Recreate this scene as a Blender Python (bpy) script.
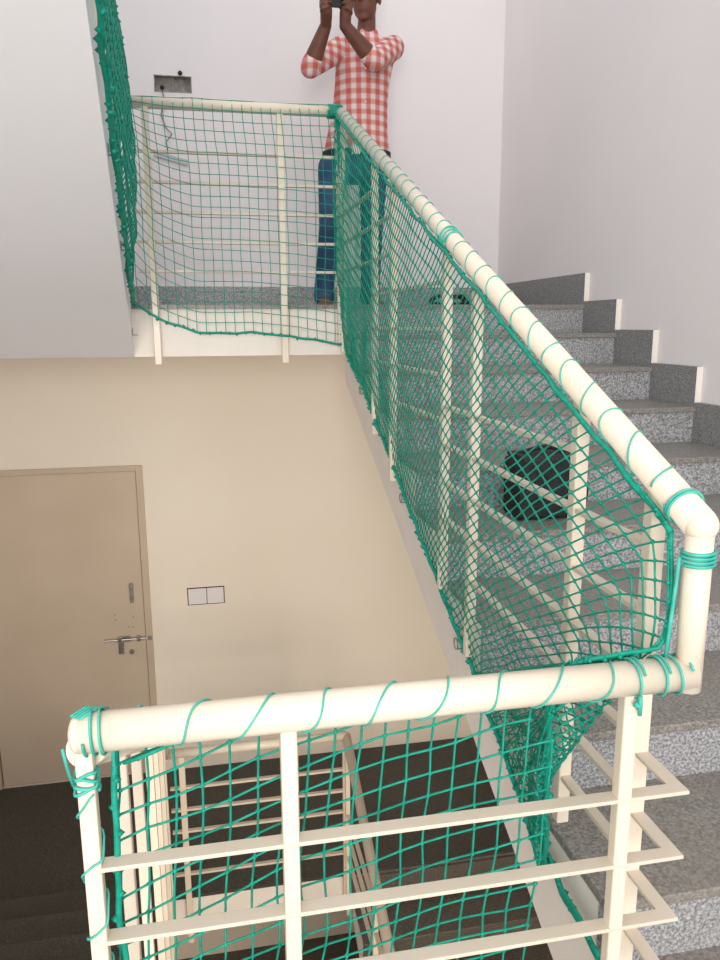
import bpy, bmesh, math, random
from mathutils import Vector, Matrix, noise
random.seed(7)
for o in list(bpy.data.objects): bpy.data.objects.remove(o)
C = bpy.context.scene.collection
PI = math.pi
# ------------------------------------------------------------------ camera
F_PX, PITCH, YAW, ROLL = 762.8, 0.2007, 0.1933, -0.0049
CAM = Vector((0, 0, 1.432))
cd = bpy.data.cameras.new('camera'); cam = bpy.data.objects.new('camera', cd); C.objects.link(cam)
cd.sensor_width = 36; cd.lens = F_PX / 960 * 36; cd.clip_start = .02
FW = Vector((math.sin(YAW)*math.cos(PITCH), math.cos(YAW)*math.cos(PITCH), -math.sin(PITCH)))
RT = Vector((math.cos(YAW), -math.sin(YAW), 0)); UP = RT.cross(FW)
c_, s_ = math.cos(ROLL), math.sin(ROLL)
R2 = RT*c_ + UP*s_; U2 = UP*c_ - RT*s_
m = Matrix((R2, U2, -FW)).transposed().to_4x4(); m.translation = CAM
cam.matrix_world = m
bpy.context.scene.camera = cam
# ------------------------------------------------------------------ light and exposure
sc = bpy.context.scene
sc.view_settings.view_transform = 'Standard'; sc.view_settings.look = 'None'
sc.view_settings.gamma = 1; sc.view_settings.use_curve_mapping = False
sc.view_settings.exposure = 0.71
w = bpy.data.worlds.new('daylight'); sc.world = w; w.use_nodes = True
w.node_tree.nodes['Background'].inputs[0].default_value = (.93, .95, 1, 1)
w.node_tree.nodes['Background'].inputs[1].default_value = .78
def area(name, loc, target, sx, sy, power, col):
    l = bpy.data.lights.new(name, 'AREA'); l.shape = 'RECTANGLE'; l.size = sx; l.size_y = sy; l.energy = power; l.color = col
    o = bpy.data.objects.new(name, l); C.objects.link(o); o.location = loc
    o.rotation_euler = (Vector(target)-Vector(loc)).to_track_quat('-Z', 'Y').to_euler(); return o
area('window_light', (-.75, -3.0, 1.7), (.2, 4, 1.3), 1.7, 1.8, 100, (1, .97, .94))
area('lower_fill_light', (.8, -1.45, -1.2), (.5, 4.9, -.6), 1.8, 1.5, 66, (1, .93, .82))  # added warm fill for the lower wall; no window is built there

# ------------------------------------------------------------------ helpers
def at(x, y, Y):
    """point of the plane Y = const seen at pixel (x, y)"""
    d = FW + R2*((x-360)/F_PX) - U2*((y-480)/F_PX)
    return CAM + d*(Y/d.y)

class MB:
    def __init__(s): s.v = []; s.f = []; s.mi = []
    def add(s, vs, fs, mi=0):
        b = len(s.v); s.v += [tuple(v) for v in vs]; s.f += [tuple(b+i for i in f) for f in fs]; s.mi += [mi]*len(fs); return s
    def box(s, x0, x1, y0, y1, z0, z1, mi=0):
        vs = [(x, y, z) for z in (z0, z1) for y in (y0, y1) for x in (x0, x1)]
        return s.add(vs, [(0,2,3,1),(4,5,7,6),(0,1,5,4),(2,6,7,3),(0,4,6,2),(1,3,7,5)], mi)
    def bar(s, a, b, wx, wy, side=None, mi=0):
        """box section bar from a to b; wx along side, wy across"""
        a = Vector(a); b = Vector(b); d = (b-a).normalized()
        sd = Vector(side) if side else (Vector((0,0,1)) if abs(d.z) < .9 else Vector((1,0,0)))
        u = (sd - d*sd.dot(d)).normalized(); v = d.cross(u)
        vs = []
        for p in (a, b):
            for i, j in ((-1,-1),(1,-1),(1,1),(-1,1)): vs.append(p + u*(i*wx/2) + v*(j*wy/2))
        return s.add(vs, [(3,2,1,0),(4,5,6,7),(0,1,5,4),(1,2,6,5),(2,3,7,6),(3,0,4,7)], mi)
    def tube(s, pts, r, n=6, caps=True, closed=False, mi=0):
        pts = [Vector(p) for p in pts]; k = len(pts)
        rs = r if isinstance(r, (list, tuple)) else [r]*k
        t0 = (pts[1]-pts[0]).normalized()
        u = t0.orthogonal().normalized(); vs = []
        for i, p in enumerate(pts):
            a = pts[max(i-1, 0)]; b = pts[min(i+1, k-1)]
            t = (b-a).normalized() if (b-a).length > 1e-9 else t0
            u = (u - t*u.dot(t)).normalized(); v = t.cross(u)
            mit = 1.0
            if 0 < i < k-1:
                cs = max(-.9, min(1, (pts[i]-a).normalized().dot((b-pts[i]).normalized()))); mit = 1/max(.5, math.sqrt((1+cs)/2))
            for q in range(n):
                an = 2*PI*q/n; vs.append(p + (u*math.cos(an)+v*math.sin(an))*rs[i]*(mit if n > 8 else 1))
        fs = []
        for i in range(k-1):
            for q in range(n): fs.append((i*n+q, i*n+(q+1)%n, (i+1)*n+(q+1)%n, (i+1)*n+q))
        if caps: fs.append(tuple(range(n-1, -1, -1))); fs.append(tuple((k-1)*n+q for q in range(n)))
        return s.add(vs, fs, mi)
    def knot(s, p, r):
        p = Vector(p); vs = [p+Vector(d)*r for d in ((1,0,0),(-1,0,0),(0,1,0),(0,-1,0),(0,0,1),(0,0,-1))]
        return s.add(vs, [(0,2,4),(2,1,4),(1,3,4),(3,0,4),(2,0,5),(1,2,5),(3,1,5),(0,3,5)])
    def ball(s, c, rx, ry, rz, nu=16, nv=10, rot=None, mi=0):
        c = Vector(c); vs = []; fs = []
        for j in range(nv+1):
            th = PI*j/nv
            for i in range(nu):
                ph = 2*PI*i/nu
                d = Vector((rx*math.sin(th)*math.cos(ph), ry*math.sin(th)*math.sin(ph), rz*math.cos(th)))
                if rot: d = rot @ d
                vs.append(c+d)
        for j in range(nv):
            for i in range(nu): fs.append((j*nu+i, (j+1)*nu+i, (j+1)*nu+(i+1)%nu, j*nu+(i+1)%nu))
        b = len(s.v); return s.add(vs, fs, mi)
    def prism(s, poly, x0, x1, skew=None, mi=0):
        """poly in (y, z), extruded along x; skew(y) moves the x0/x1 ends"""
        n = len(poly); f0 = (lambda y: x0) if not callable(x0) else x0; f1 = (lambda y: x1) if not callable(x1) else x1
        vs = [(f0(y), y, z) for y, z in poly] + [(f1(y), y, z) for y, z in poly]
        fs = [tuple(range(n-1, -1, -1)), tuple(range(n, 2*n))] + [(i, (i+1)%n, n+(i+1)%n, n+i) for i in range(n)]
        return s.add(vs, fs, mi)
    def build(s, name, mats, parent=None, smooth=False, bevel=0, loc=None):
        me = bpy.data.meshes.new(name); me.from_pydata(s.v, [], s.f)
        mats = mats if isinstance(mats, (list, tuple)) else [mats]
        for mm in mats: me.materials.append(mm)
        if len(mats) > 1:
            me.polygons.foreach_set('material_index', s.mi)
        bm = bmesh.new(); bm.from_mesh(me); bmesh.ops.remove_doubles(bm, verts=bm.verts, dist=1e-6)
        bmesh.ops.recalc_face_normals(bm, faces=bm.faces); bm.to_mesh(me); bm.free()
        if smooth: me.polygons.foreach_set('use_smooth', [True]*len(me.polygons))
        o = bpy.data.objects.new(name, me); C.objects.link(o)
        if bevel:
            b = o.modifiers.new('bevel', 'BEVEL'); b.width = bevel; b.segments = 2; b.limit_method = 'ANGLE'
        if parent is not None:
            o.parent = parent; o.matrix_parent_inverse = Matrix.Translation(-parent.location)
        return o
def tag(o, label=None, cat=None, group=None, kind=None):
    if label: o['label'] = label
    if cat: o['category'] = cat
    if group: o['group'] = group
    if kind: o['kind'] = kind
    return o
def thing(name, label, cat, loc, group=None, kind=None):
    o = bpy.data.objects.new(name, None); C.objects.link(o); o.location = loc; o.empty_display_size = .1
    return tag(o, label, cat, group, kind)

# ------------------------------------------------------------------ materials
def mat(name, col, rough=.6, metal=0, spec=.4):
    mm = bpy.data.materials.new(name); mm.use_nodes = True
    b = mm.node_tree.nodes['Principled BSDF']
    b.inputs['Base Color'].default_value = (*col, 1); b.inputs['Roughness'].default_value = rough
    b.inputs['Metallic'].default_value = metal; b.inputs['Specular IOR Level'].default_value = spec
    return mm
def nodes(mm): return mm.node_tree.nodes, mm.node_tree.links, mm.node_tree.nodes['Principled BSDF']
def ramp(n, stops):
    r = n.new('ShaderNodeValToRGB'); e = r.color_ramp.elements
    e[0].position, e[0].color = stops[0][0], (*stops[0][1], 1)
    e[1].position, e[1].color = stops[1][0], (*stops[1][1], 1)
    for p, c in stops[2:]: x = e.new(p); x.color = (*c, 1)
    return r
def noisy(name, c1, c2, scale, rough=.6, bump=0, detail=4, bscale=None, spec=.4):
    mm = mat(name, c1, rough, spec=spec); n, l, b = nodes(mm)
    tc = n.new('ShaderNodeTexCoord'); nz = n.new('ShaderNodeTexNoise'); nz.inputs['Scale'].default_value = scale; nz.inputs['Detail'].default_value = detail
    l.new(tc.outputs['Object'], nz.inputs['Vector'])
    r = ramp(n, [(.35, c1), (.65, c2)]); l.new(nz.outputs['Fac'], r.inputs[0]); l.new(r.outputs[0], b.inputs['Base Color'])
    if bump:
        n2 = n.new('ShaderNodeTexNoise'); n2.inputs['Scale'].default_value = bscale or scale*6; l.new(tc.outputs['Object'], n2.inputs['Vector'])
        bp = n.new('ShaderNodeBump'); bp.inputs['Strength'].default_value = bump; bp.inputs['Distance'].default_value = .01
        l.new(n2.outputs['Fac'], bp.inputs['Height']); l.new(bp.outputs[0], b.inputs['Normal'])
    return mm
def granite(name, dark, mid, light, dust=None, dustamt=0, rough=.45):
    mm = mat(name, mid, rough); n, l, b = nodes(mm)
    tc = n.new('ShaderNodeTexCoord')
    v = n.new('ShaderNodeTexNoise'); v.inputs['Scale'].default_value = 150; v.inputs['Detail'].default_value = 3; v.inputs['Roughness'].default_value = .7
    l.new(tc.outputs['Object'], v.inputs['Vector'])
    r = ramp(n, [(.36, dark), (.64, light), (.5, mid)]); l.new(v.outputs['Fac'], r.inputs[0])
    big = n.new('ShaderNodeTexNoise'); big.inputs['Scale'].default_value = 3.5; big.inputs['Detail'].default_value = 5
    l.new(tc.outputs['Object'], big.inputs['Vector'])
    mx = n.new('ShaderNodeMix'); mx.data_type = 'RGBA'
    mr = n.new('ShaderNodeMapRange'); mr.inputs[1].default_value = .35; mr.inputs[2].default_value = .7; mr.inputs[4].default_value = dustamt
    l.new(big.outputs['Fac'], mr.inputs[0]); l.new(mr.outputs[0], mx.inputs[0])
    l.new(r.outputs[0], mx.inputs[6]); mx.inputs[7].default_value = (*(dust or mid), 1)
    l.new(mx.outputs[2], b.inputs['Base Color'])
    return mm
M = {}
M['wall'] = noisy('offwhite_wall_paint', (.80, .755, .745), (.83, .785, .77), 1.3, .75, .04, bscale=60, spec=.15)
M['wall_warm_lit'] = noisy('warm_lit_wall_paint', (.80, .715, .60), (.83, .75, .64), 1.1, .75, .04, bscale=60, spec=.15)  # warm light on the lower wall is put into this cream colour
M['soffit'] = noisy('white_soffit_paint', (.92, .91, .925), (.94, .93, .945), 1.5, .8, .03, bscale=50, spec=.1)
M['slab'] = noisy('cream_slab_paint', (.84, .775, .695), (.88, .815, .74), 5, .7, .05, bscale=80, spec=.2)
M['rail'] = noisy('cream_gloss_paint', (.77, .665, .525), (.80, .70, .56), 8, .32, .02, bscale=40, spec=.45)
M['bar'] = noisy('cream_bar_paint', (.68, .58, .46), (.71, .61, .49), 8, .4, spec=.4)
M['riser'] = granite('grey_granite', (.12, .12, .125), (.32, .32, .325), (.58, .58, .585), (.28, .26, .23), .25)
M['tread'] = granite('dusty_granite', (.12, .115, .105), (.235, .22, .20), (.37, .35, .32), (.25, .215, .17), .5, .38)
M['skirt'] = granite('dark_granite', (.11, .11, .11), (.23, .23, .23), (.38, .38, .38), (.22, .21, .19), .3)
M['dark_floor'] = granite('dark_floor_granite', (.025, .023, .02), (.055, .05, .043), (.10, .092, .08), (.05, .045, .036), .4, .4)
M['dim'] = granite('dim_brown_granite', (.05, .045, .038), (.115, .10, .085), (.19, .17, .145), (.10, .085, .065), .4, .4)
M['door'] = noisy('beige_door_laminate', (.55, .44, .325), (.59, .475, .355), 2.2, .5, spec=.3)
M['frame'] = noisy('beige_frame_paint', (.50, .40, .29), (.54, .43, .31), 5, .5)
M['net'] = noisy('green_twine', (0.0, .25, .165), (.008, .34, .235), 60, .5, spec=.3)
M['lace'] = noisy('teal_lacing_cord', (.03, .40, .31), (.08, .50, .40), 50, .45)
M['steel'] = noisy('dull_steel', (.30, .28, .25), (.4, .37, .33), 30, .35); M['steel'].node_tree.nodes['Principled BSDF'].inputs['Metallic'].default_value = .8
M['dark'] = mat('dark_gap', (.03, .026, .022), .8)
M['black'] = noisy('black_fabric', (.008, .008, .009), (.02, .02, .022), 25, .7, .2, bscale=200)
M['plate'] = mat('white_plate', (.72, .68, .66), .5)
M['skin'] = noisy('brown_skin', (.125, .045, .027), (.155, .058, .036), 18, .5)
M['hair'] = noisy('black_hair', (.008, .007, .007), (.02, .018, .016), 90, .5)
M['jeans'] = noisy('blue_denim', (.012, .045, .095), (.03, .09, .16), 9, .8, .3, bscale=40)
def plaid():
    mm = mat('red_check_cotton', (.8, .3, .25), .85, spec=.1); n, l, b = nodes(mm)
    tc = n.new('ShaderNodeTexCoord'); sp = n.new('ShaderNodeSeparateXYZ'); l.new(tc.outputs['Object'], sp.inputs[0])
    outs = []
    def wave(sock, per, off, width):
        a = n.new('ShaderNodeMath'); a.operation = 'MULTIPLY_ADD'; l.new(sock, a.inputs[0]); a.inputs[1].default_value = 1/per; a.inputs[2].default_value = off
        f = n.new('ShaderNodeMath'); f.operation = 'FRACT'; l.new(a.outputs[0], f.inputs[0])
        s = n.new('ShaderNodeMath'); s.operation = 'SUBTRACT'; l.new(f.outputs[0], s.inputs[0]); s.inputs[1].default_value = .5
        ab = n.new('ShaderNodeMath'); ab.operation = 'ABSOLUTE'; l.new(s.outputs[0], ab.inputs[0])
        mr = n.new('ShaderNodeMapRange'); mr.interpolation_type = 'SMOOTHSTEP'; l.new(ab.outputs[0], mr.inputs[0])
        mr.inputs[1].default_value = width-.09; mr.inputs[2].default_value = width+.09; mr.inputs[3].default_value = 1; mr.inputs[4].default_value = 0
        return mr.outputs[0]
    hx = wave(sp.outputs['X'], .052, .1, .25); hz = wave(sp.outputs['Z'], .052, .3, .25)
    m1 = n.new('ShaderNodeMix'); m1.data_type = 'RGBA'; l.new(hx, m1.inputs[0]); m1.inputs[6].default_value = (.74, .64, .65, 1); m1.inputs[7].default_value = (.62, .25, .23, 1)
    m2 = n.new('ShaderNodeMix'); m2.data_type = 'RGBA'; m2.blend_type = 'MULTIPLY'; l.new(hz, m2.inputs[0]); l.new(m1.outputs[2], m2.inputs[6]); m2.inputs[7].default_value = (.88, .52, .42, 1)
    l.new(m2.outputs[2], b.inputs['Base Color']); return mm
M['plaid'] = plaid()

# ------------------------------------------------------------------ dimensions of the place (metres, near landing floor at z = 0)
H, RUN = .1388, .3208
ZL, ZD, ZB = 1.5265, -1.57, -1.57-1.5265     # landing with the man, landing with the door, floor below
XW, XLW, YB = 1.894, -1.62, 4.922
Y0, YR, YN = 3.6525, 3.67, .897              # top nosing, far rail, near rail
XS = .636                                    # rail of the right flights
K = H/RUN
def XL(y): return -.31 + .05*(3.69-y)        # left edge of the well, slightly askew
PA = .0238; PV = .019; PR = .0243                                   # pipe radius
SLAB = .235
YF = 3.70                                    # front face of the landings
# ------------------------------------------------------------------ shell
DX1 = -.440; DX0 = DX1-1.06; DZ1 = .569
def struct(name, mb, mm, parent=None, **k): return tag(mb.build(name, mm, parent, **k), kind='structure')
# back wall above the landing, with a recess for the open switch box
p0 = at(153.5, 74.5, YB); p1 = at(192, 93.5, YB); RX0, RX1, RZ1, RZ0 = p0.x, p1.x, p0.z-.0, p1.z
b = MB(); zt = 4.6; zb = ZL-.12
b.box(XLW-.15, RX0, YB, YB+.15, zb, zt); b.box(RX1, XW+.15, YB, YB+.15, zb, zt)
b.box(RX0, RX1, YB, YB+.15, zb, RZ0); b.box(RX0, RX1, YB, YB+.15, RZ1, zt); b.box(RX0, RX1, YB+.05, YB+.15, RZ0, RZ1)
struct('wall_back', b, M['wall'])
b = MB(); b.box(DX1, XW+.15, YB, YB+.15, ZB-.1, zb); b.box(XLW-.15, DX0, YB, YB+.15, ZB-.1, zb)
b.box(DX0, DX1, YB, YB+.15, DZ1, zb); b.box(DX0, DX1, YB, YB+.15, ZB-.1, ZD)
struct('wall_lower', b, M['wall_warm_lit'])
struct('wall_right', MB().box(XW, XW+.15, -1.6, YB, ZB-.1, zt), M['wall'])
struct('wall_left', MB().box(XLW-.15, XLW, -1.6, YB, ZB-.1, zt), M['wall'])
struct('shade_wall_front', MB().box(XLW-.15, XW+.15, -1.75, -1.6, ZB-.1, 0), M['wall_warm_lit'])  # unseen wall, added to keep open-side light out of the lower well
struct('floor', MB().box(XLW, XW, -1.6, YB, ZB-.1, ZB), M['dim'])
# near landing under the photographer
b = MB(); b.box(XLW, XW, -1.6, .444, -.2, -.02); b.box(XL(.87)+.0, XS+.02, .444, .87, -.2, -.02)
nl = struct('near_landing', b, M['slab'])
b = MB(); b.box(XLW, XW, -1.6, .444, -.02, 0); b.box(XL(.87), XS+.02, .444, .88, -.02, 0)
struct('floor_tiles', b, M['tread'], nl)
# landing where the man stands
ml = struct('mid_landing', MB().box(XLW, XW, YF, YB, ZL-SLAB, ZL-.02), M['slab'])
b = MB(); b.box(XLW, XS+.03, YF-.012, YB, ZL-.02, ZL); b.box(XS+.03, XW, Y0-.012, YB, ZL-.02, ZL); struct('floor_tiles', b, M['tread'], ml)
struct('baseboard_back', MB().box(XLW, XW-.026, YB-.02, YB, ZL, ZL+.14), M['riser'])
# landing with the door
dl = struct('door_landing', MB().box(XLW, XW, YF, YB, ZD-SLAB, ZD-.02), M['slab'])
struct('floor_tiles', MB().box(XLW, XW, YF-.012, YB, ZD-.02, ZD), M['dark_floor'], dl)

# ------------------------------------------------------------------ flights of granite steps
def flight(name, zt, h, ynose, run, dirn, n, x0, x1, tm, rm, bodym, bottom, skirt=None, skm=None, extra_end=0.):
    """steps descending from level zt; nosing i at ynose + dirn*i*run"""
    root = thing(name, None, None, (float((x0(2) if callable(x0) else x0)), ynose, zt-n*h), kind='structure')
    ys = lambda i: ynose + dirn*i*run
    e = .018
    top = []
    for i in range(n):
        top += [(ys(i)-dirn*e, zt-i*h-.02 if i else zt-.02), (ys(i)-dirn*e, zt-(i+1)*h-.02)]
    yend = ys(n-1)-dirn*e
    zend = zt-n*h-.02
    k = h/run
    poly = top + [(ys(n-1)+dirn*extra_end, zend), (ys(n-1)+dirn*extra_end, min(zend-.01, zt-bottom-k*run*(n-1)-k*extra_end)), (ys(0)-dirn*.05, zt-bottom)]
    MB().prism(poly, x0, x1).build('stair_body', bodym, root)
    for i in range(n):
        y = ys(i); z1 = zt-i*h-.02; z0 = zt-(i+1)*h
        MB().prism([(y, z0), (y, z1), (y-dirn*e, z1), (y-dirn*e, z0)], x0, x1).build('riser', rm, root)
        if i: 
            a, c = y+dirn*.012, ys(i-1)-dirn*e
            MB().prism([(a, zt-i*h-.02), (c, zt-i*h-.02), (c, zt-i*h), (a, zt-i*h)], x0, x1).build('tread', tm, root, bevel=.003)
    if skirt:
        for i in range(0, n):
            z = zt-i*h; a = ys(i); c = ys(i-1) if i else YB
            xa, xb = skirt
            mb = MB(); mb.box(xa, xb, min(a, c), max(a, c), z, z+.155)
            mb.mi = [0,0,1,0,0,0]
            mb.build('skirting', [skm, M['slab']], root)
    return root
flight('staircase', ZL, H, Y0, RUN, -1, 11, XS+.02, XW, M['tread'], M['riser'], M['slab'], SLAB+.13, (XW-.026, XW), M['skirt'])
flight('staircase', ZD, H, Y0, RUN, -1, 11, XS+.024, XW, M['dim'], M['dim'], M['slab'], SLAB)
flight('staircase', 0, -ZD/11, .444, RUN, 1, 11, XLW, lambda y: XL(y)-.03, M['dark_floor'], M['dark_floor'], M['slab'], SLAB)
# the flight rising over the left side; its white underside shows
root = thing('staircase', None, None, (-.9, 3.6, ZL), kind='structure')
xin = lambda y: -.335 + .0622*(3.69-y)
poly = [(YF, ZL-SLAB), (YF, ZL)]
for i in range(11):
    y = 3.65-i*.3; poly += [(y, ZL+i*H*.93), (y, ZL+(i+1)*H*.93)]
yE = 3.65-11*.3; poly += [(yE, ZL+11*H*.93), (yE, ZL-SLAB+K*(YF-yE))]
MB().prism(poly, XLW, xin).build('stair_body', M['soffit'], root)

# ------------------------------------------------------------------ door
d = thing('door_1', 'closed beige flush door with steel slide bolt on the lower landing', 'door', (DX0+.49, YB, ZD), kind='structure')
b = MB(); ft = .042
b.box(DX1-ft, DX1, YB-.012, YB+.1, ZD, DZ1); b.box(DX0, DX0+ft, YB-.012, YB+.1, ZD, DZ1); b.box(DX0+ft, DX1-ft, YB-.012, YB+.1, DZ1-ft*.8, DZ1)
b.build('door_frame', M['frame'], d, bevel=.002)
MB().box(DX0+ft+.004, DX1-ft-.004, YB+.012, YB+.05, ZD+.006, DZ1-ft*.8-.004).build('door_leaf', M['door'], d, bevel=.002)
MB().box(DX0+ft, DX1-ft, YB+.055, YB+.06, ZD, DZ1-ft*.8).build('rebate', M['dark'], d)
YD = YB+.012
def pd(x, y): q = at(x, y, YD); return q
q0 = pd(105, 640); q1 = pd(149, 637)
b = MB(); zz = (q0.z+q1.z)/2
b.tube([(q0.x, YD-.018, zz), (DX1-.008, YD-.018, zz)], .007, 8)
for px in (120, 139): q = pd(px, 638); b.box(q.x-.012, q.x+.012, YD-.026, YD, zz-.016, zz+.016)
q = pd(126, 638); b.box(q.x-.045, q.x+.03, YD-.006, YD, zz-.02, zz+.02)
b.build('slide_bolt', M['steel'], d, bevel=.001)
q = pd(122, 649); b = MB(); b.bar((q.x, YD-.012, zz-.005), (q.x-.003, YD-.012, zz-.10), .034, .012, (1,0,0)); b.build('hasp', M['steel'], d, bevel=.003)
q = pd(132, 651); b = MB(); b.tube([(q.x, YD, q.z), (q.x, YD-.02, q.z)], .015, 12); b.build('lock_knob', M['steel'], d, smooth=False)
q = pd(131, 583); q2 = pd(132.5, 602); b = MB(); b.box(q.x-.011, q.x+.011, YD-.02, YD, q2.z, q.z); b.box(q.x-.016, q.x+.016, YD-.024, YD, q.z-.022, q.z-.012); b.build('latch', M['steel'], d, bevel=.002)
b = MB()
for x, y in ((115, 615), (115.5, 620), (133.5, 617), (129, 627), (133, 627)):
    q = pd(x, y); b.tube([(q.x, YD+.0005, q.z), (q.x, YD-.001, q.z)], .0035, 8)
b.build('screw_hole', M['dark'], d)
b = MB(); q = at(150, 637, YB); b.tube([(DX1-.018, YB-.012, q.z), (DX1-.018, YB-.022, q.z)], .014, 12); b.build('bolt_keeper', M['steel'], d)

# ------------------------------------------------------------------ wall plates
q0 = at(188, 589, YB); q1 = at(224, 602, YB); t = thing('switch_plate', 'blank white double cover plate on the wall right of the door', 'switch plate', ((q0.x+q1.x)/2, YB, q1.z))
MB().box(q0.x-.006, q1.x+.006, YB-.002, YB, q1.z-.006, q0.z+.006).build('back_box', M['dark'], t)
xm = (q0.x+q1.x)/2+.005
for xa, xb in ((q0.x, xm-.002), (xm+.002, q1.x)): MB().box(xa, xb, YB-.008, YB-.002, q1.z, q0.z).build('cover', M['plate'], t, bevel=.002)
t = thing('switch_box', 'open steel switch box with loose wiring set in the landing wall', 'switch box', ((RX0+RX1)/2, YB, RZ0))
b = MB(); b.box(RX0, RX1, YB+.046, YB+.05, RZ0, RZ1); b.box(RX0, RX0+.004, YB-.002, YB+.05, RZ0, RZ1); b.box(RX1-.004, RX1, YB-.002, YB+.05, RZ0, RZ1)
b.box(RX0, RX1, YB-.002, YB+.05, RZ0, RZ0+.004); b.box(RX0, RX1, YB-.002, YB+.05, RZ1-.004, RZ1); xm = (RX0+RX1)/2
b.box(xm-.003, xm+.003, YB+.01, YB+.05, RZ0, RZ1); b.build('box', noisy('galvanised_steel', (.22, .2, .17), (.45, .42, .37), 25, .5), t)
for px, py in ((162, 87.5), (180, 73)):
    q = at(px, py, YB-.015); MB().ball(q, .013, .012, .013, 10, 8).build('wire_bundle', M['black'], t, smooth=True)
a = at(162, 88, YB-.01); b_ = at(165, 132, YB-.012); c = at(168, 151, YB-.014)
b = MB(); b.tube([a, at(164, 100, YB-.02), at(161, 115, YB-.012), at(166, 128, YB-.018), at(172, 134, YB-.01), at(166, 142, YB-.015), c], .004, 6)
b.build('loose_wire', mat('grey_wire', (.25, .23, .22), .5), t, smooth=True)
a = at(154, 153, YB-.015); c = at(188, 163, YB-.012)
b = MB(); b.bar(a, c, .03, .01, (0, 0, 1)); b.build('hanging_plate', mat('grey_sheet', (.42, .42, .43), .4, .5), t)

# ------------------------------------------------------------------ railings
POST = .031
def pipe(parent, pts, name='handrail', r=PR, q=.03):
    pts = [Vector(p) for p in pts]; out = [pts[0]]
    for i in range(1, len(pts)-1):
        p, a, c = pts[i], (pts[i-1]-pts[i]).normalized(), (pts[i+1]-pts[i]).normalized()
        for k in range(7):
            f = k/6; out.append((p+a*q)*(1-f)**2 + p*2*f*(1-f) + (p+c*q)*f*f)
    out.append(pts[-1])
    b = MB(); b.tube(out, r, 24); o = b.build(name, M['rail'], parent)
    for pl in o.data.polygons: pl.use_smooth = len(pl.vertices) == 4
    return o
def shade(o):
    for p in o.data.polygons: p.use_smooth = len(p.vertices) == 4
def post(parent, x, y, z0, z1, s=POST): MB().box(x-s/2, x+s/2, y-s/2, y+s/2, z0, z1).build('post', M['rail'], parent, bevel=.003)
def bar(parent, pts, wd=.03, th=.008):
    """flat bar lying on its broad side, mitred at the corners"""
    pts = [Vector(p) for p in pts]; b = MB(); n = len(pts); L = []; Rr = []
    for i, p in enumerate(pts):
        d1 = (pts[i]-pts[i-1]).normalized() if i else (pts[1]-pts[0]).normalized()
        d2 = (pts[i+1]-pts[i]).normalized() if i < n-1 else d1
        n1 = Vector((-d1.y, d1.x, 0)); n2 = Vector((-d2.y, d2.x, 0)); nn = (n1+n2); nn = nn/(nn.dot(n1)) 
        L.append(p+nn*wd/2); Rr.append(p-nn*wd/2)
    vs = []
    for a, c in zip(L, Rr): vs += [a+Vector((0,0,th/2)), c+Vector((0,0,th/2)), c-Vector((0,0,th/2)), a-Vector((0,0,th/2))]
    fs = [(0,1,2,3), tuple((n-1)*4+i for i in (3,2,1,0))]
    for i in range(n-1):
        for q in range(4): fs.append((i*4+q, i*4+(q+1)%4, (i+1)*4+(q+1)%4, (i+1)*4+q))
    b.add(vs, fs); b.build('bar', M['bar'], parent, bevel=.001)
RH = .852
def zrail(t): return ZL+RH-.4385*t
def xr(t): return XS+.012*t/2.77
def on_plane(px, py, X):
    d = FW + R2*((px-360)/F_PX) - U2*((py-480)/F_PX); return CAM + d*(X/d.x)
def landing_levels(zf): return [zf+RH-.197-.127*i for i in range(6)]
TP = [.03, .72, 1.02, 1.63, 1.87, 2.42, 2.665]
def right_railing(name, label, zl, full):
    off = zl-ZL
    t = thing(name, label, 'railing', (XS, YR-1.4, zl-.6))
    tN = YR-YN
    pts = [(XS, YR, zrail(0)+off), (XS, YN+.0, zrail(tN)+off)]
    if full: pts.append((XS, YN, .947+off))
    return t, off
# far landing railing
def landing_railing(name, label, zf):
    t = thing(name, label, 'railing', (.16, YR, zf-.3))
    z = zf+RH
    pipe(t, [(XL(YR)+.005, YR, z), (XS, YR, z)])
    for x in (-.225, .36, ): post(t, x, YR, zf-.27, z-.01)
    post(t, XS-.006, YR+.0, zf-.2, z-.01)
    for k, zb_ in enumerate(landing_levels(zf)[:5]): bar(t, [(XL(YR)+.02, YR, zb_), (XS, YR, zb_)], .022, .012)
    return t
landing_railing('landing_railing', 'far cream pipe railing along the landing where the man stands', ZL)
landing_railing('landing_railing', 'dim lower landing railing seen down the well through the front netting', ZD)
def flight_railing(label, zl, full):
    off = zl-ZL; t = thing('stair_railing', label, 'railing', (XS, 2.2, zl-.8))
    tN = YR-YN
    pipe(t, [(XS, YR, zrail(0)+off), (xr(tN), YN, zrail(tN)+off)], r=PA)
    MB().ball((xr(tN), YN, zrail(tN)+off), PA*.99, PA*.99, PA*.99, 20, 12).build('elbow', M['rail'], t, smooth=True)
    pipe(t, [(xr(tN), YN, zrail(tN)+off), (xr(tN), YN, .947-PR+off)], 'upright', r=PV)
    zA = [zl+RH-.197-.127*i for i in range(9)]
    zt1, zt2 = on_plane(567, 447, XS+.01).z, on_plane(566, 504, XS+.01).z
    zB = [zt1+off-(zt1-zt2)*i for i in range(9)]
    for k, tt in enumerate(TP):
        y = YR-tt; zt_ = zrail(tt)+off; zf = zl - K*(tt-.02)
        zb_ = zf-.22 if k < 3 else zf-.155 if k < 5 else on_plane(566, 828, XS+.01).z+off if k == 5 else -.1+off
        post(t, xr(tt), y, zb_, zt_-.012, .025)
    for zs, tps in ((zA, TP[:4]), (zB, TP[3:])):
        for z in zs:
            ta = (zl+.06-z)/K; tb = (zl+RH-.05-z)/.4385
            good = [q for q in tps if ta <= q <= tb]
            if len(good) >= 2: bar(t, [(xr(good[0]), YR-good[0], z), (xr(good[-1]), YR-good[-1], z)], .02, .009)
    return t
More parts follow.
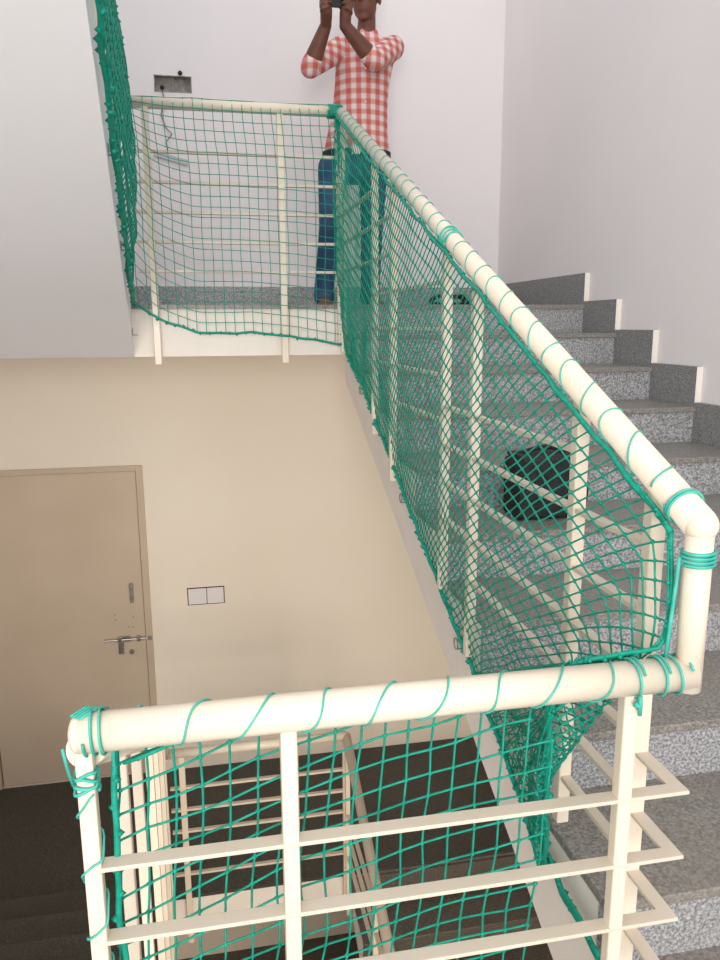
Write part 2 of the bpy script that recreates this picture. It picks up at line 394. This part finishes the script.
flight_railing('long cream pipe handrail sloping down the right flight with netted posts', ZL, True)
flight_railing('dim sloping railing deep in the well below the front railing', ZD, True)
# near railing in the foreground
t = thing('landing_railing', 'nearest cream railing across the foreground with three flat bars', 'railing', (.24, YN, 0))
ZN = .947; XN0 = XL(YN)+.008; tN_ = YR-YN
pipe(t, [(XN0-.012, YN, ZN), (xr(tN_)+.004, YN, ZN)])
MB().ball((XN0-.012, YN, ZN), .012, PR*.995, PR*.995, 20, 12).build('end_cap', M['rail'], t, smooth=True)
XP = [-.1694, .0798, .5579]
for x in XP: post(t, x, YN, -.1, ZN-.012, .0215)
post_lv = [at(285, 841, YN).z, at(285.5, 911, YN).z]
lv0 = post_lv[0]; dlv = post_lv[0]-post_lv[1]
NLV = [lv0-dlv*i for i in range(7)]
for z in NLV: bar(t, [(XP[0], YN, z), (xr(2.77), YN, z), (xr(2.7), YR-TP[6], z)] , .023, .006)
# railing of the flight going down on the left
t = thing('stair_railing', 'cream sloping railing down the left flight glimpsed behind the front left post', 'railing', (-.25, 2.2, -1))
zl_ = lambda y: ZN-.02-.56*(y-YN)
pipe(t, [(XL(YN), YN+.02, zl_(YN+.02)), (XL(3.55), 3.55, zl_(3.55)), (XL(3.66), 3.66, ZD+RH)])
for y in (1.35, 1.75, 2.3, 2.7, 3.2, 3.5): post(t, XL(y), y, -.489*(y-.444)-.2, zl_(y)-.01, .024)
# railing of the flight rising on the left
t = thing('stair_railing', 'sloping railing of the upper left flight wrapped in dense green netting', 'railing', (-.31, 3, ZL))
pipe(t, [(-.318, YR, ZL+RH), (-.335, YR-2.2, ZL+RH+.43*2.2)])
for tt in (.25, .9, 1.5): post(t, xin(YR-tt)-.02, YR-tt, ZL-.2+K*tt, ZL+RH+.43*tt)

# ------------------------------------------------------------------ nets
def lerp(a, b, t): return a+(b-a)*t
def poly_at(pts, s):
    pts = [Vector(p) for p in pts]; ls = [(pts[i+1]-pts[i]).length for i in range(len(pts)-1)]; T = sum(ls)*s
    for i, l in enumerate(ls):
        if T <= l or i == len(ls)-1: return pts[i].lerp(pts[i+1], min(1, T/l))
        T -= l
CR = .0017
def wob(p, a=.004, f=9): return Vector(p)+noise.noise_vector(Vector(p)*f)*a
def netmesh(name, nodes_, edges, label, r=CR, kr=2.1, ropes=(), kn=True):
    t = thing(name, label, 'net', ropes[0][0][0] if ropes else (0, 0, 0), 'green safety netting tied to the railings')
    b = MB()
    for a, c in edges: b.tube([nodes_[a], nodes_[c]], r, 5, caps=False)
    if kn:
        for p in nodes_.values(): b.knot(p, r*kr)
    b.build('mesh', M['net'], t, smooth=True)
    for pts, rr in ropes:
        b = MB(); pp = []
        n = max(8, int(sum((Vector(pts[i+1])-Vector(pts[i])).length for i in range(len(pts)-1))/.02))
        for i in range(n+1): pp.append(wob(poly_at(pts, i/n), .006, 14))
        b.tube(pp, rr, 6)
        for i in range(1, n, 2):
            p = pp[i]; b.knot(p+Vector((random.uniform(-1,1), random.uniform(-1,1), random.uniform(-1,1)))*rr*.8, rr*1.5)
        b.build('border_rope', M['net'], t, smooth=True)
    return t
# landing net
def fpoly(tab, x):
    for (x0, y0), (x1, y1) in zip(tab, tab[1:]):
        if x <= x1: return lerp(y0, y1, max(0, (x-x0)/(x1-x0)))
    return tab[-1][1]
bz = [(-.31, ZL+.0), (-.2, ZL-.07), (-.03, ZL-.13), (.2, ZL-.125), (.42, ZL-.15), (.64, ZL-.19)]
nu, nv = 22, 22; N = {}; E = []
for i in range(nu+1):
    for j in range(-1, nv+1):
        u = i/nu; v = j/nv
        X = lerp(-.30, .635, u) + .02*math.exp(-((v)/.2)**2)*(-1) 
        zt_ = ZL+RH+.022; zb_ = fpoly(bz, X)
        z = lerp(zt_, zb_, max(v, 0)) + .26*math.exp(-u/.09)*(1-max(v, 0))*(max(v, 0))*2.0
        Y = YR-.032 if j > 0 else (YR-.012 if j == 0 else YR+.022)
        if j == -1: z = ZL+RH+.012; X -= .012
        if j > 0: Y -= .02*math.sin(PI*v)
        N[i, j] = wob((X, Y, z), .005, 7)
for i in range(nu+1):
    for j in range(-1, nv+1):
        if i < nu and j >= 0: E.append(((i, j), (i+1, j)))
        if j < nv: E.append(((i, j), (i, j+1)))
bot = [N[i, nv] for i in range(nu+1)]
netmesh('safety_net', N, E, 'square-mesh green net stretched over the far landing railing in front of the man', .0017, 1.7, [(bot, .006)])
# net along the right flight: square mesh laid parallel to the handrail
tN = YR-YN
T = [(XS-.03, YR-.02, zrail(0)-.012)] + [(xr(q)-.024, YR-q, zrail(q)-.026) for q in (.7, 1.4, 2.1, tN-.03)] + [(XS-.012, YN+.016, 1.03), (XS-.018, YN+.022, .975), (.5, YN+.025, .968), (.455, YN+.03, .945)]
Bt = [(XS-.0, YF-.045, ZL-.19)] + [(XS+.003, YR-q, ZL-K*q-.15) for q in (.5, 1., 1.6, 2.0, 2.25)]
Bt += [(XS-.01, YR-2.4, ZL-K*2.4-.16)]
def square_net(T, Bt, LEN, cell, rows, shift, bow, ext=0):
    N = {}; E = []; S = shift*rows; n = int((LEN+S)/cell)+1
    for j in range(rows+1):
        for i in range(n+1):
            q = i*cell - j*shift
            if -1e-6 <= q <= LEN:
                v = j/rows; p = poly_at(T, q/LEN).lerp(poly_at(Bt, q/LEN), v); p.x += bow(v, q)
                N[i, j] = wob(p, .008, 6)
    for (i, j) in list(N):
        for k in ((i+1, j), (i, j+1)):
            if k in N: E.append(((i, j), k))
        if (i, j+1) not in N and j < rows and i*cell-j*shift < shift:      # tie the loose ends to the far edge
            N['e', i, j] = poly_at(T, 0).lerp(poly_at(Bt, 0), (j+.6)/rows); E.append(((i, j), ('e', i, j)))
    return N, E
N, E = square_net(T, Bt, 3.35, .0285, 22, .0245, lambda v, q: -.022*math.sin(PI*v))
tail = [Bt[-1]]+[tuple(on_plane(x, y, XS-.01)) for x, y in ((551, 858), (566, 898), (585, 932), (606, 968))]
edge = [T[-1], lerp(Vector(T[-1]), Vector(Bt[-1]), .5)+Vector((.0, .0, .02)), Bt[-1]]
for q in range(34):                     # the gathered end, pulled into a bundle
    f = q/33; a_ = poly_at(T, .962+.038*f); c_b = poly_at(Bt, .80+.20*f); prev = None
    for k in range(9):
        v = k/8; p = a_.lerp(c_b, v); p += Vector((-.012*math.sin(PI*v)+.006*math.sin(9*v+q), .006*math.cos(7*v+2*q), 0)); N['g', q, k] = wob(p, .008, 12)
        if k: E.append((('g', q, k-1), ('g', q, k)))
        if q and (k+q) % 2: E.append((('g', q-1, k), ('g', q, k)))
netmesh('safety_net', N, E, 'diamond-hung green net along the sloping handrail beside the granite steps', .0017, 2.8, [(T[:5], .0048), (T[4:], .0035), (Bt, .0065), (edge, .006), (tail, .0055), ([Vector(p)+Vector((.006,.02,-.012)) for p in tail], .004), ([Vector(p)+Vector((-.004,.012,.014)) for p in tail], .004)])
# net hanging in the well behind the nearest railing
N = {}; E = []; cs, rs = .0365, .0405; ni, nj = 20, 24
for i in range(ni+1):
    for j in range(-8, nj+1):
        x = XP[0]+.025 + cs*i - .05*(j/nj) ; u = i/ni
        z = ZN-.03 - rs*j + (.34*u - .10*u*u)*.72 - .235*.0
        z -= .16
        N[i, j] = wob((x, YN+.04+.05*j/nj+.02*math.sin(3*u), z), .009, 9)
ztop = ZN-.022
keep = {k for k, p in N.items() if p.z < ztop and p.x < .475}
for i in range(ni+1):
    for j in range(-8, nj+1):
        for k in ((i+1, j), (i, j+1)):
            if (i, j) in keep and k in keep: E.append(((i, j), k))
            elif k in N and ((i, j) in keep) != (k in keep):
                a, c = ((i, j), k) if (i, j) in keep else (k, (i, j))
                pa, pc = N[a], N[c]
                if pc.z >= ztop and pc.z-pa.z > 1e-4:
                    f = (ztop-pa.z)/(pc.z-pa.z); nk = ('t', i, j, k); N[nk] = pa.lerp(pc, f); keep.add(nk); E.append((a, nk))
N = {k: p for k, p in N.items() if k in keep}
# rows added above on the left where the top rail runs on
netmesh('safety_net', N, E, 'loose square-mesh green net hanging behind the nearest railing', .0018, 2.8,
        [([(XP[0]+.03, YN+.03, ZN-.02), (XP[0]+.024, YN+.01, ZN-.2), (XP[0]+.028, YN+.02, ZN-.45), (XP[0]+.024, YN+.02, ZN-.7)], .0045), ([(XP[0]+.03, YN+.03, ZN-.028), (.0, YN+.02, ZN-.036), (.2, YN+.03, ZN-.03), (.45, YN+.03, ZN-.025)], .0035), ([(XP[0]+.04, YN+.025, ZN-.06), (-.06, YN+.02, ZN-.038), (.05, YN+.02, ZN-.032)], .003)])
# net along the upper left flight, seen almost edge on
Tl = [(-.285, YR-.03, ZL+RH-.0), (-.283, YR-.2, ZL+RH+.13), (-.29, YR-.7, ZL+RH+.33), (-.30, YR-1.9, ZL+RH+.84)]
Bl = [(xin(YR-q)+.022, YR-q-.03, z_) for q, z_ in ((0, ZL-.01), (.25, ZL+.03), (.5, ZL+.06), (1, ZL-.16+K), (1.5, ZL-.16+K*1.5), (2.1, ZL-.16+K*2.1))]
N, E = square_net(Tl, Bl, 2.2, .03, 30, -.014, lambda v, q: .03*math.sin(PI*v)*max(0,min(1,q/.3)) + .008*math.sin(31*v+9*q))
netmesh('safety_net', N, E, 'dense gathered green net climbing along the white underside at upper left', .0026, 1.3, [(Tl, .006), (Bl, .008)])

# ------------------------------------------------------------------ lacing cords
def spiral(a, b, r, turns, phase=0, n=22, jit=.0, hand=1):
    a = Vector(a); b = Vector(b); d = (b-a).normalized(); u = d.cross(Vector((0,0,1))).normalized() if abs(d.z) < .95 else Vector((1,0,0)); v = d.cross(u)
    k = int(turns*n); out = []
    for i in range(k+1):
        q = i/k; an = phase+2*PI*turns*q
        out.append(a.lerp(b, q+jit*math.sin(7*an/5)/turns) + (u*math.cos(an)+v*math.sin(an)*hand)*r)
    return out
b = MB(); b.tube(spiral((XS, YR-.05, zrail(.05)), (xr(tN-.08), YN+.08, zrail(tN-.08)), PA+.0016, 34, 0, 24, .1), .0014, 5)
tag(b.build('lacing_cord', M['lace'], smooth=True), 'thin teal cord spiralling round the sloping handrail of the right flight', 'cord', 'teal cords lacing the nets to the rails')
b = MB()
b.tube(spiral((XS-.1, YN, ZN), (XN0+.06, YN, ZN), PR+.0016, 8, 1.2, 28, .06, -1), .0015, 5)
tag(b.build('lacing_cord', M['lace'], smooth=True), 'thin teal cord looped round the top pipe of the nearest railing', 'cord', 'teal cords lacing the nets to the rails')
b = MB(); b.tube(spiral((xr(tN), YN, zrail(tN)-.035), (xr(tN), YN, zrail(tN)-.055), PV+.0025, 3.5, 0, 24), .0025, 6)
b.tube(spiral((xr(tN), YN+.045, zrail(tN-.045)), (xr(tN), YN+.035, zrail(tN-.035)), PA+.003, 2.2, 0, 24), .002, 6)
b.tube([(XS-.012, YN+.006, zrail(tN)-.045), (XS-.014, YN+.006, 1.08), (XS-.018, YN+.008, 1.0), (XS-.02, YN+.008, .965)], .003, 6)
tag(b.build('binding_cord', M['lace'], smooth=True), 'teal cord bound round the bend where the handrail turns down', 'cord', 'teal cords lacing the nets to the rails')
b = MB()
for x, dx in ((.555, .012), (.595, .01), (.61, .03)):
    b.tube(spiral((x, YN, ZN), (x+dx, YN, ZN), PR+.003, 1.6, 2.0, 24), .0019, 6)
b.knot((.56, YN-.02, ZN-.03), .008); b.tube([(.56, YN-.025, ZN-.015), (.562, YN-.024, ZN-.03), (.563, YN-.022, ZN-.045)], .0032, 6)
tag(b.build('binding_cord', M['lace'], smooth=True), 'teal cord knotted round the right end of the nearest top pipe', 'cord', 'teal cords lacing the nets to the rails')
b = MB(); x = XP[0]
def wrap(z0, z1, turns, r, ph=0):
    out = []; k = int(turns*24)
    for i in range(k+1):
        an = ph+2*PI*turns*i/k; ca, sa = math.cos(an), math.sin(an); q = .0135/max(abs(ca), abs(sa))
        q = min(q, .0175); out.append((x+ca*q, YN-sa*q, lerp(z0, z1, i/k)+.004*math.sin(an*1.7)))
    b.tube(out, r, 6)
wrap(ZN-.05, ZN-.075, 4, .0022); wrap(ZN-.08, ZN-.62, 6, .0015, 1)
out = spiral((XN0-.004, YN, ZN), (XN0+.02, YN, ZN), PR+.003, 2.4, 0, 24); b.tube(out, .0018, 6)
b.tube([(x-.02, YN-.024, ZN-.005), (x-.017, YN-.022, ZN-.03), (x-.0135, YN-.014, ZN-.06)], .002, 6)
b.tube([(x+.02, YN+.024, ZN+.02), (x+.03, YN+.03, ZN-.01), (x+.03, YN+.02, ZN-.06)], .0025, 6)
for i in range(4): b.tube([(x-.012+.004*i, YN-.004-.003*i, ZN+.0255), (x+.004+.004*i, YN+.012, ZN+.028-.001*i), (x+.016+.004*i, YN+.024, ZN+.018)], .0016, 5)
tag(b.build('binding_cord', M['lace'], smooth=True), 'tangled teal cord wound round the front left post and its pipe end', 'cord', 'teal cords lacing the nets to the rails')
b = MB(); b.tube(spiral((xr(1.62), YR-1.62, zrail(1.62)), (xr(1.68), YR-1.68, zrail(1.68)), PA+.003, 3, 0, 20), .0025, 6)
tag(b.build('binding_cord', M['lace'], smooth=True), 'teal cord bound round the middle of the sloping handrail', 'cord', 'teal cords lacing the nets to the rails')
b = MB(); b.tube(spiral((XS-.06, YR, ZL+RH), (XS+.0, YR, ZL+RH), PR+.004, 7, 0, 20), .004, 6)
for i in range(6): b.tube([(XS-.02+.005*i, YR-.03, ZL+RH+.02), (XS-.03+.004*i, YR-.04, ZL+RH-.05), (XS-.02, YR-.05, ZL+RH-.12-.03*i)], .003, 5)
tag(b.build('binding_cord', M['net'], smooth=True), 'bunched green cord at the corner of the landing rail before the man', 'cord', 'teal cords lacing the nets to the rails')
# ------------------------------------------------------------------ hooks in the slab edges
def hook(p, label, ax):
    p = Vector(p); b = MB(); pts = []
    for i in range(15):
        an = -PI*.5+2*PI*.85*i/14; pts.append(p+Vector((ax[0], ax[1], 0))*.0+Vector((-.012, 0, 0))+Vector((0, math.cos(an)*.016, math.sin(an)*.016)))
    b.tube([p+Vector((.012, 0, -.016)), p+Vector((-.004, 0, -.016))]+pts, .0025, 6)
    tag(b.build('hook', M['steel'], smooth=True), label, 'hook', 'steel hooks holding the net edges')
for tt, lb in ((.42, 'small steel ring hook nearest the landing on the right flight edge'), (1.15, 'steel ring hook halfway along the right flight edge'), (1.78, 'steel ring hook on the right flight edge just above the nearest pipe')):
    hook((XS+.014, YR-tt, ZL-K*tt-.19), lb, (0, 1))
for tt, lb in ((.05, 'steel hook at the foot of the upper left net'), (.75, 'steel hook midway up the upper left net'), (1.25, 'steel hook highest on the upper left net')):
    hook((xin(YR-tt)+.012, YR-tt, ZL-.14+K*tt), lb, (0, 1))

# ------------------------------------------------------------------ bag on the steps
zt5 = ZL-5*H; yb0, yb1 = 2.15, 2.29
xa = at(504, 500, yb1-.02).x; xb = at(587, 500, yb0).x; zh = at(545, 457, yb0).z
t = thing('bag', 'black soft bag sitting on a granite step behind the netting', 'bag', ((xa+xb)/2, 2.23, zt5))
MB().box(xa, xb, yb0, yb1, zt5+.001, zh-.012).build('bag_body', M['black'], t, bevel=.014)
b = MB(); b.prism([(yb0-.006, zh-.075), (yb0-.006, zh-.01), (yb0+.012, zh), (yb1+.0, zh), (yb1, zh-.012), (yb0+.016, zh-.014), (yb0+.003, zh-.02), (yb0+.003, zh-.075)], xa+.012, xb-.008); b.build('flap', M['black'], t, bevel=.003)
b = MB(); pts = [(xa+.02+(xb-xa-.04)*i/12, yb0+.09-.02*math.sin(PI*i/12), zh-.01+.03*math.sin(PI*i/12)) for i in range(13)]; b.tube(pts, .008, 8); b.build('handle', M['black'], t, smooth=True)
b = MB(); b.tube([(xb-.004, yb0+.06, zh-.05), (xb+.018, yb0+.04, zh-.10), (xb+.02, yb0+.05, zt5+.05), (xb+.004, yb0+.06, zt5+.02)], .008, 8); b.build('strap', M['black'], t, smooth=True)
# ------------------------------------------------------------------ slippers on the landing
def slipper(px, rz, label):
    q = at(px, 300, 4.15); t = thing('slipper', label, 'slipper', (q.x, 4.15, ZL), 'dark slippers left on the landing')
    rot = Matrix.Rotation(rz, 3, 'Z'); n = 24; vs = []; fs = []
    for z in (0, .022):
        for i in range(n):
            an = 2*PI*i/n; x = .13*math.cos(an); y = (.044+.008*math.cos(an))*math.sin(an)
            vs.append(Vector((q.x, 4.15, ZL+z+.001)) + rot @ Vector((x, y, 0)))
    fs = [tuple(range(n-1, -1, -1)), tuple(range(n, 2*n))]+[(i, (i+1) % n, n+(i+1) % n, n+i) for i in range(n)]
    MB().add(vs, fs).build('sole', M['black'], t, bevel=.003)
    for dx in (.0, .05):
        b = MB(); b.tube([Vector((q.x, 4.15, ZL+.016)) + rot @ Vector((dx+.02*math.sin(PI*i/8), .05*math.cos(PI*i/8), .045*math.sin(PI*i/8))) for i in range(9)], .010, 6); b.build('strap', M['hair'], t, smooth=True)
slipper(439, 1.2, 'left one of two dark slippers on the landing behind the handrail')
slipper(462, 1.8, 'right one of two dark slippers on the landing, nearest the steps')

# ------------------------------------------------------------------ the man on the landing
def loft(b, secs, n=20, yaw=.12):
    vs = []; fs = []; cy, sy = math.cos(yaw), math.sin(yaw)
    for c, rx, ry in secs:
        for i in range(n):
            an = 2*PI*i/n; x, y = rx*math.cos(an), ry*math.sin(an)
            vs.append(Vector(c)+Vector((x*cy+y*sy, -x*sy+y*cy, 0)))
    k = len(secs)
    for j in range(k-1):
        for i in range(n): fs.append((j*n+i, j*n+(i+1) % n, (j+1)*n+(i+1) % n, (j+1)*n+i))
    fs += [tuple(range(n-1, -1, -1)), tuple((k-1)*n+i for i in range(n))]
    b.add(vs, fs)
def limb(b, pts, rs, n=14):
    for p, r in zip(pts, rs): b.ball(p, r*.99, r*.99, r*.99, 18, 12)
    for i in range(len(pts)-1):
        a, c = Vector(pts[i]), Vector(pts[i+1])
        b.tube([a.lerp(c, k/5) for k in range(6)], [lerp(rs[i], rs[i+1], k/5) for k in range(6)], max(n, 16))
def solid(b, name, mm, parent, voxel, smooth=4):
    """weld the shaped pieces into one continuous skin"""
    me = bpy.data.meshes.new(name); me.from_pydata(b.v, [], b.f)
    bm = bmesh.new(); bm.from_mesh(me); bmesh.ops.recalc_face_normals(bm, faces=bm.faces); bm.to_mesh(me); bm.free()
    o = bpy.data.objects.new(name, me); C.objects.link(o)
    rm = o.modifiers.new('remesh', 'REMESH'); rm.mode = 'VOXEL'; rm.voxel_size = voxel; rm.use_smooth_shade = True
    if smooth:
        sm = o.modifiers.new('smooth', 'SMOOTH'); sm.factor = .5; sm.iterations = smooth
    dg = bpy.context.evaluated_depsgraph_get(); me2 = bpy.data.meshes.new_from_object(o.evaluated_get(dg))
    o.modifiers.clear(); o.data = me2; me2.materials.clear(); me2.materials.append(mm); me2.name = name
    me2.polygons.foreach_set('use_smooth', [True]*len(me2.polygons))
    o.parent = parent; o.matrix_parent_inverse = Matrix.Translation(-parent.location); return o
YM = 4.45
P = lambda x, y, Y=YM: at(x, y, Y)
man = thing('person', 'person in a red checked shirt and blue jeans holding up a phone on the landing', 'person', (P(350, 300).x, YM, ZL))
shL, shR = P(340, 49), P(393, 48); elL, elR = P(310, 68, 4.2), P(374, 61, 4.13); wrL, wrR = P(326, 25, 4.1), P(345, 26, 4.06)
hipL, hipR = P(333, 168), P(373, 168); knL, knR = P(330, 228, 4.42), P(372, 228, 4.42)
anL, anR = P(324, 288, 4.45), P(370, 288, 4.45); anL.z = anR.z = ZL+.085
ph = P(336, -1, 4.03)
hc = P(365.5, -2.5, 4.43); fd = (ph-hc); fd.z *= .6; fd.normalize(); rt = fd.cross(Vector((0, 0, 1))).normalized(); upv = rt.cross(fd)
HM = Matrix((rt, fd, upv)).transposed()
hp = lambda x, y, z: hc + HM @ Vector((x, y, z))
b = MB()
b.ball(hp(0, -.01, .03), .076, .095, .092, 24, 16, HM); b.ball(hp(0, .022, -.045), .062, .070, .074, 20, 14, HM); b.ball(hp(0, .066, -.098), .030, .022, .018, 14, 10, HM)
b.ball(hp(0, .092, -.018), .012, .02, .012, 12, 8, HM); b.tube([hp(0, .082, .02), hp(0, .094, -.012)], .008, 8)
for sx in (-1, 1):
    b.ball(hp(sx*.074, -.012, -.01), .010, .022, .034, 12, 8, HM); b.ball(hp(sx*.035, .068, -.01), .022, .016, .018, 12, 8, HM); b.ball(hp(sx*.03, .078, .03), .024, .012, .008, 10, 8, HM)
b.ball(hp(0, .082, -.052), .024, .010, .006, 12, 8, HM); b.ball(hp(0, .080, -.064), .021, .011, .007, 12, 8, HM)
nk = P(366, 36); limb(b, [nk, hp(0, -.02, -.06)], [.053, .045])
loft(b, [(P(366, 37), .06, .05), (P(365, 50), .13, .08), (P(361, 100), .125, .09), (P(357, 150), .145, .10), (P(354, 172), .15, .1)])
for sh, el, wr in ((shL, elL, wrL), (shR, elR, wrR)): limb(b, [sh, sh.lerp(el, .5), el], [.045, .042, .036]); limb(b, [el, el.lerp(wr, .3), wr], [.042, .044, .029])
for hip, kn, an in ((hipL, knL, anL), (hipR, knR, anR)):
    limb(b, [hip, kn, an], [.06, .045, .034])
    c = Vector((an.x, an.y, ZL)); out = Vector((-.1 if hip is hipL else .15, -1, 0)).normalized()
    b.ball(c+Vector((0, .015, .032)), .032, .036, .032, 14, 10); limb(b, [c+Vector((0, 0, .05)), c+out*.11+Vector((0, 0, .026))], [.036, .026]); 
    b.ball(c+out*.13+Vector((0, 0, .02)), .043, .04, .019, 14, 10)
    sd = Vector((out.y, -out.x, 0))
    for q in range(5):
        f = c+out*(.155-.008*abs(q-1))+sd*((q-2)*.018*(1 if hip is hipL else -1)); b.tube([f+Vector((0, 0, .016)), f+out*.03+Vector((0, 0, .011))], [.011, .008], 8)
# hands: palms either side of the phone, fingers closing on it
for wr, side in ((wrL, -1), (wrR, 1)):
    pc = ph+Vector((side*.048, .004, -.05))
    limb(b, [wr, wr.lerp(pc, .6), pc], [.028, .030, .030])
    b.ball(pc+Vector((side*.008, .004, .022)), .026, .022, .044, 14, 10)
    for q in range(4):
        ln = (.82, .95, 1, .9)[q]
        base = pc+Vector((side*.026, -.004, -.010+.0215*q))
        p1 = base+Vector((-side*.004, -.030*ln, .006)); p2 = p1+Vector((-side*.027*ln, -.006, .006)); p3 = p2+Vector((-side*.016*ln, .010, .002))
        b.tube([base, p1, p2, p3], [.0098, .0092, .0085, .007], 8); b.ball(p3, .0072, .0072, .0072, 8, 6); b.ball(p1, .0095, .0095, .0095, 8, 6); b.ball(p2, .0087, .0087, .0087, 8, 6)
    tb = pc+Vector((-side*.006, .022, .01)); t1 = tb+Vector((-side*.020, .010, .03)); t2 = t1+Vector((-side*.010, -.006, .028))
    b.tube([tb, t1, t2], [.013, .0115, .009], 8); b.ball(t2, .009, .009, .009, 8, 6); b.ball(t1, .0115, .0115, .0115, 8, 6)
body = solid(b, 'body', M['skin'], man, .0048, 2)
# clothes
b = MB()
loft(b, [(P(366, 35), .062, .055), (P(366, 39), .105, .075), (P(366, 46), .155, .095), (P(365, 60), .16, .112), (P(362, 85), .15, .118), (P(360, 110), .152, .118), (P(357.5, 135), .168, .122), (P(356.5, 157), .188, .125)], 28)
for sh, el, wr in ((shL, elL, wrL), (shR, elR, wrR)):
    limb(b, [sh+Vector((0, 0, -.0)), sh.lerp(el, .5), el, el.lerp(wr, .16)], [.064, .057, .051, .051])
b.tube([P(373, 34)+Vector((.01, -.05, 0)), P(366, 40)+Vector((0, -.085, 0)), P(358, 34)+Vector((0, -.06, .0))], .012, 8)
solid(b, 'shirt', M['plaid'], man, .008, 8)
for y in (62, 76, 92, 108, 124): q = P(361, y); MB().ball((q.x, YM-.125, q.z), .006, .004, .006, 10, 8).build('shirt_button', M['plate'], man, smooth=True)
b = MB()
loft(b, [(P(356.5, 152), .168, .108), (P(356, 160), .180, .118), (P(355, 172), .178, .12), (P(354, 182), .165, .11)], 24)
for hip, kn, an in ((hipL, knL, anL), (hipR, knR, anR)):
    limb(b, [hip, hip.lerp(kn, .5), kn, kn.lerp(an, .45), an+Vector((0, 0, .02)), an+Vector((0, -.005, -.025))], [.085, .074, .062, .060, .056, .060], 18)
solid(b, 'jeans', M['jeans'], man, .009, 4)
b = MB(); loft(b, [(P(356.5, 158.5), .192, .130), (P(356.5, 152.5), .192, .130)], 28); b.build('belt', M['black'], man, bevel=.004)
q = P(352, 155.5); MB().box(q.x-.028, q.x+.02, q.y-.142, q.y-.126, q.z-.02, q.z+.02).build('belt_buckle', M['plate'], man, bevel=.003)
b = MB(); b.ball(hp(0, -.022, .048), .083, .098, .088, 24, 16, HM)
for i in range(40):
    an = random.uniform(-2.4, 2.4); z = random.uniform(.06, .11); b.ball(hp(.07*math.sin(an), -.02+.085*math.cos(an), z), .016, .016, .014, 8, 6)
solid(b, 'hair', M['hair'], man, .008, 2)
for sx in (-1, 1):
    e = MB().ball(hp(sx*.031, .077, .014), .012, .011, .0075, 14, 10, HM).build('eye', M['plate'], man, smooth=True)
    MB().ball(hp(sx*.031, .0855, .014), .0052, .0035, .0052, 12, 8, HM).build('iris', M['black'], e, smooth=True).matrix_parent_inverse = Matrix.Translation(-man.location) @ Matrix.Translation(man.location)
    b = MB(); b.tube([hp(sx*(.014+.011*k), .088-.004*k, .036+.004*math.sin(PI*k/3)) for k in range(4)], .0045, 8); b.build('eyebrow', M['hair'], man, smooth=True)
t = tag(MB().box(ph.x-.076, ph.x+.076, ph.y-.012, ph.y+.002, ph.z-.040, ph.z+.042).build('phone', mat('dark_phone', (.01, .01, .012), .25), bevel=.005), 'dark phone held sideways in front of the face of the person', 'phone')
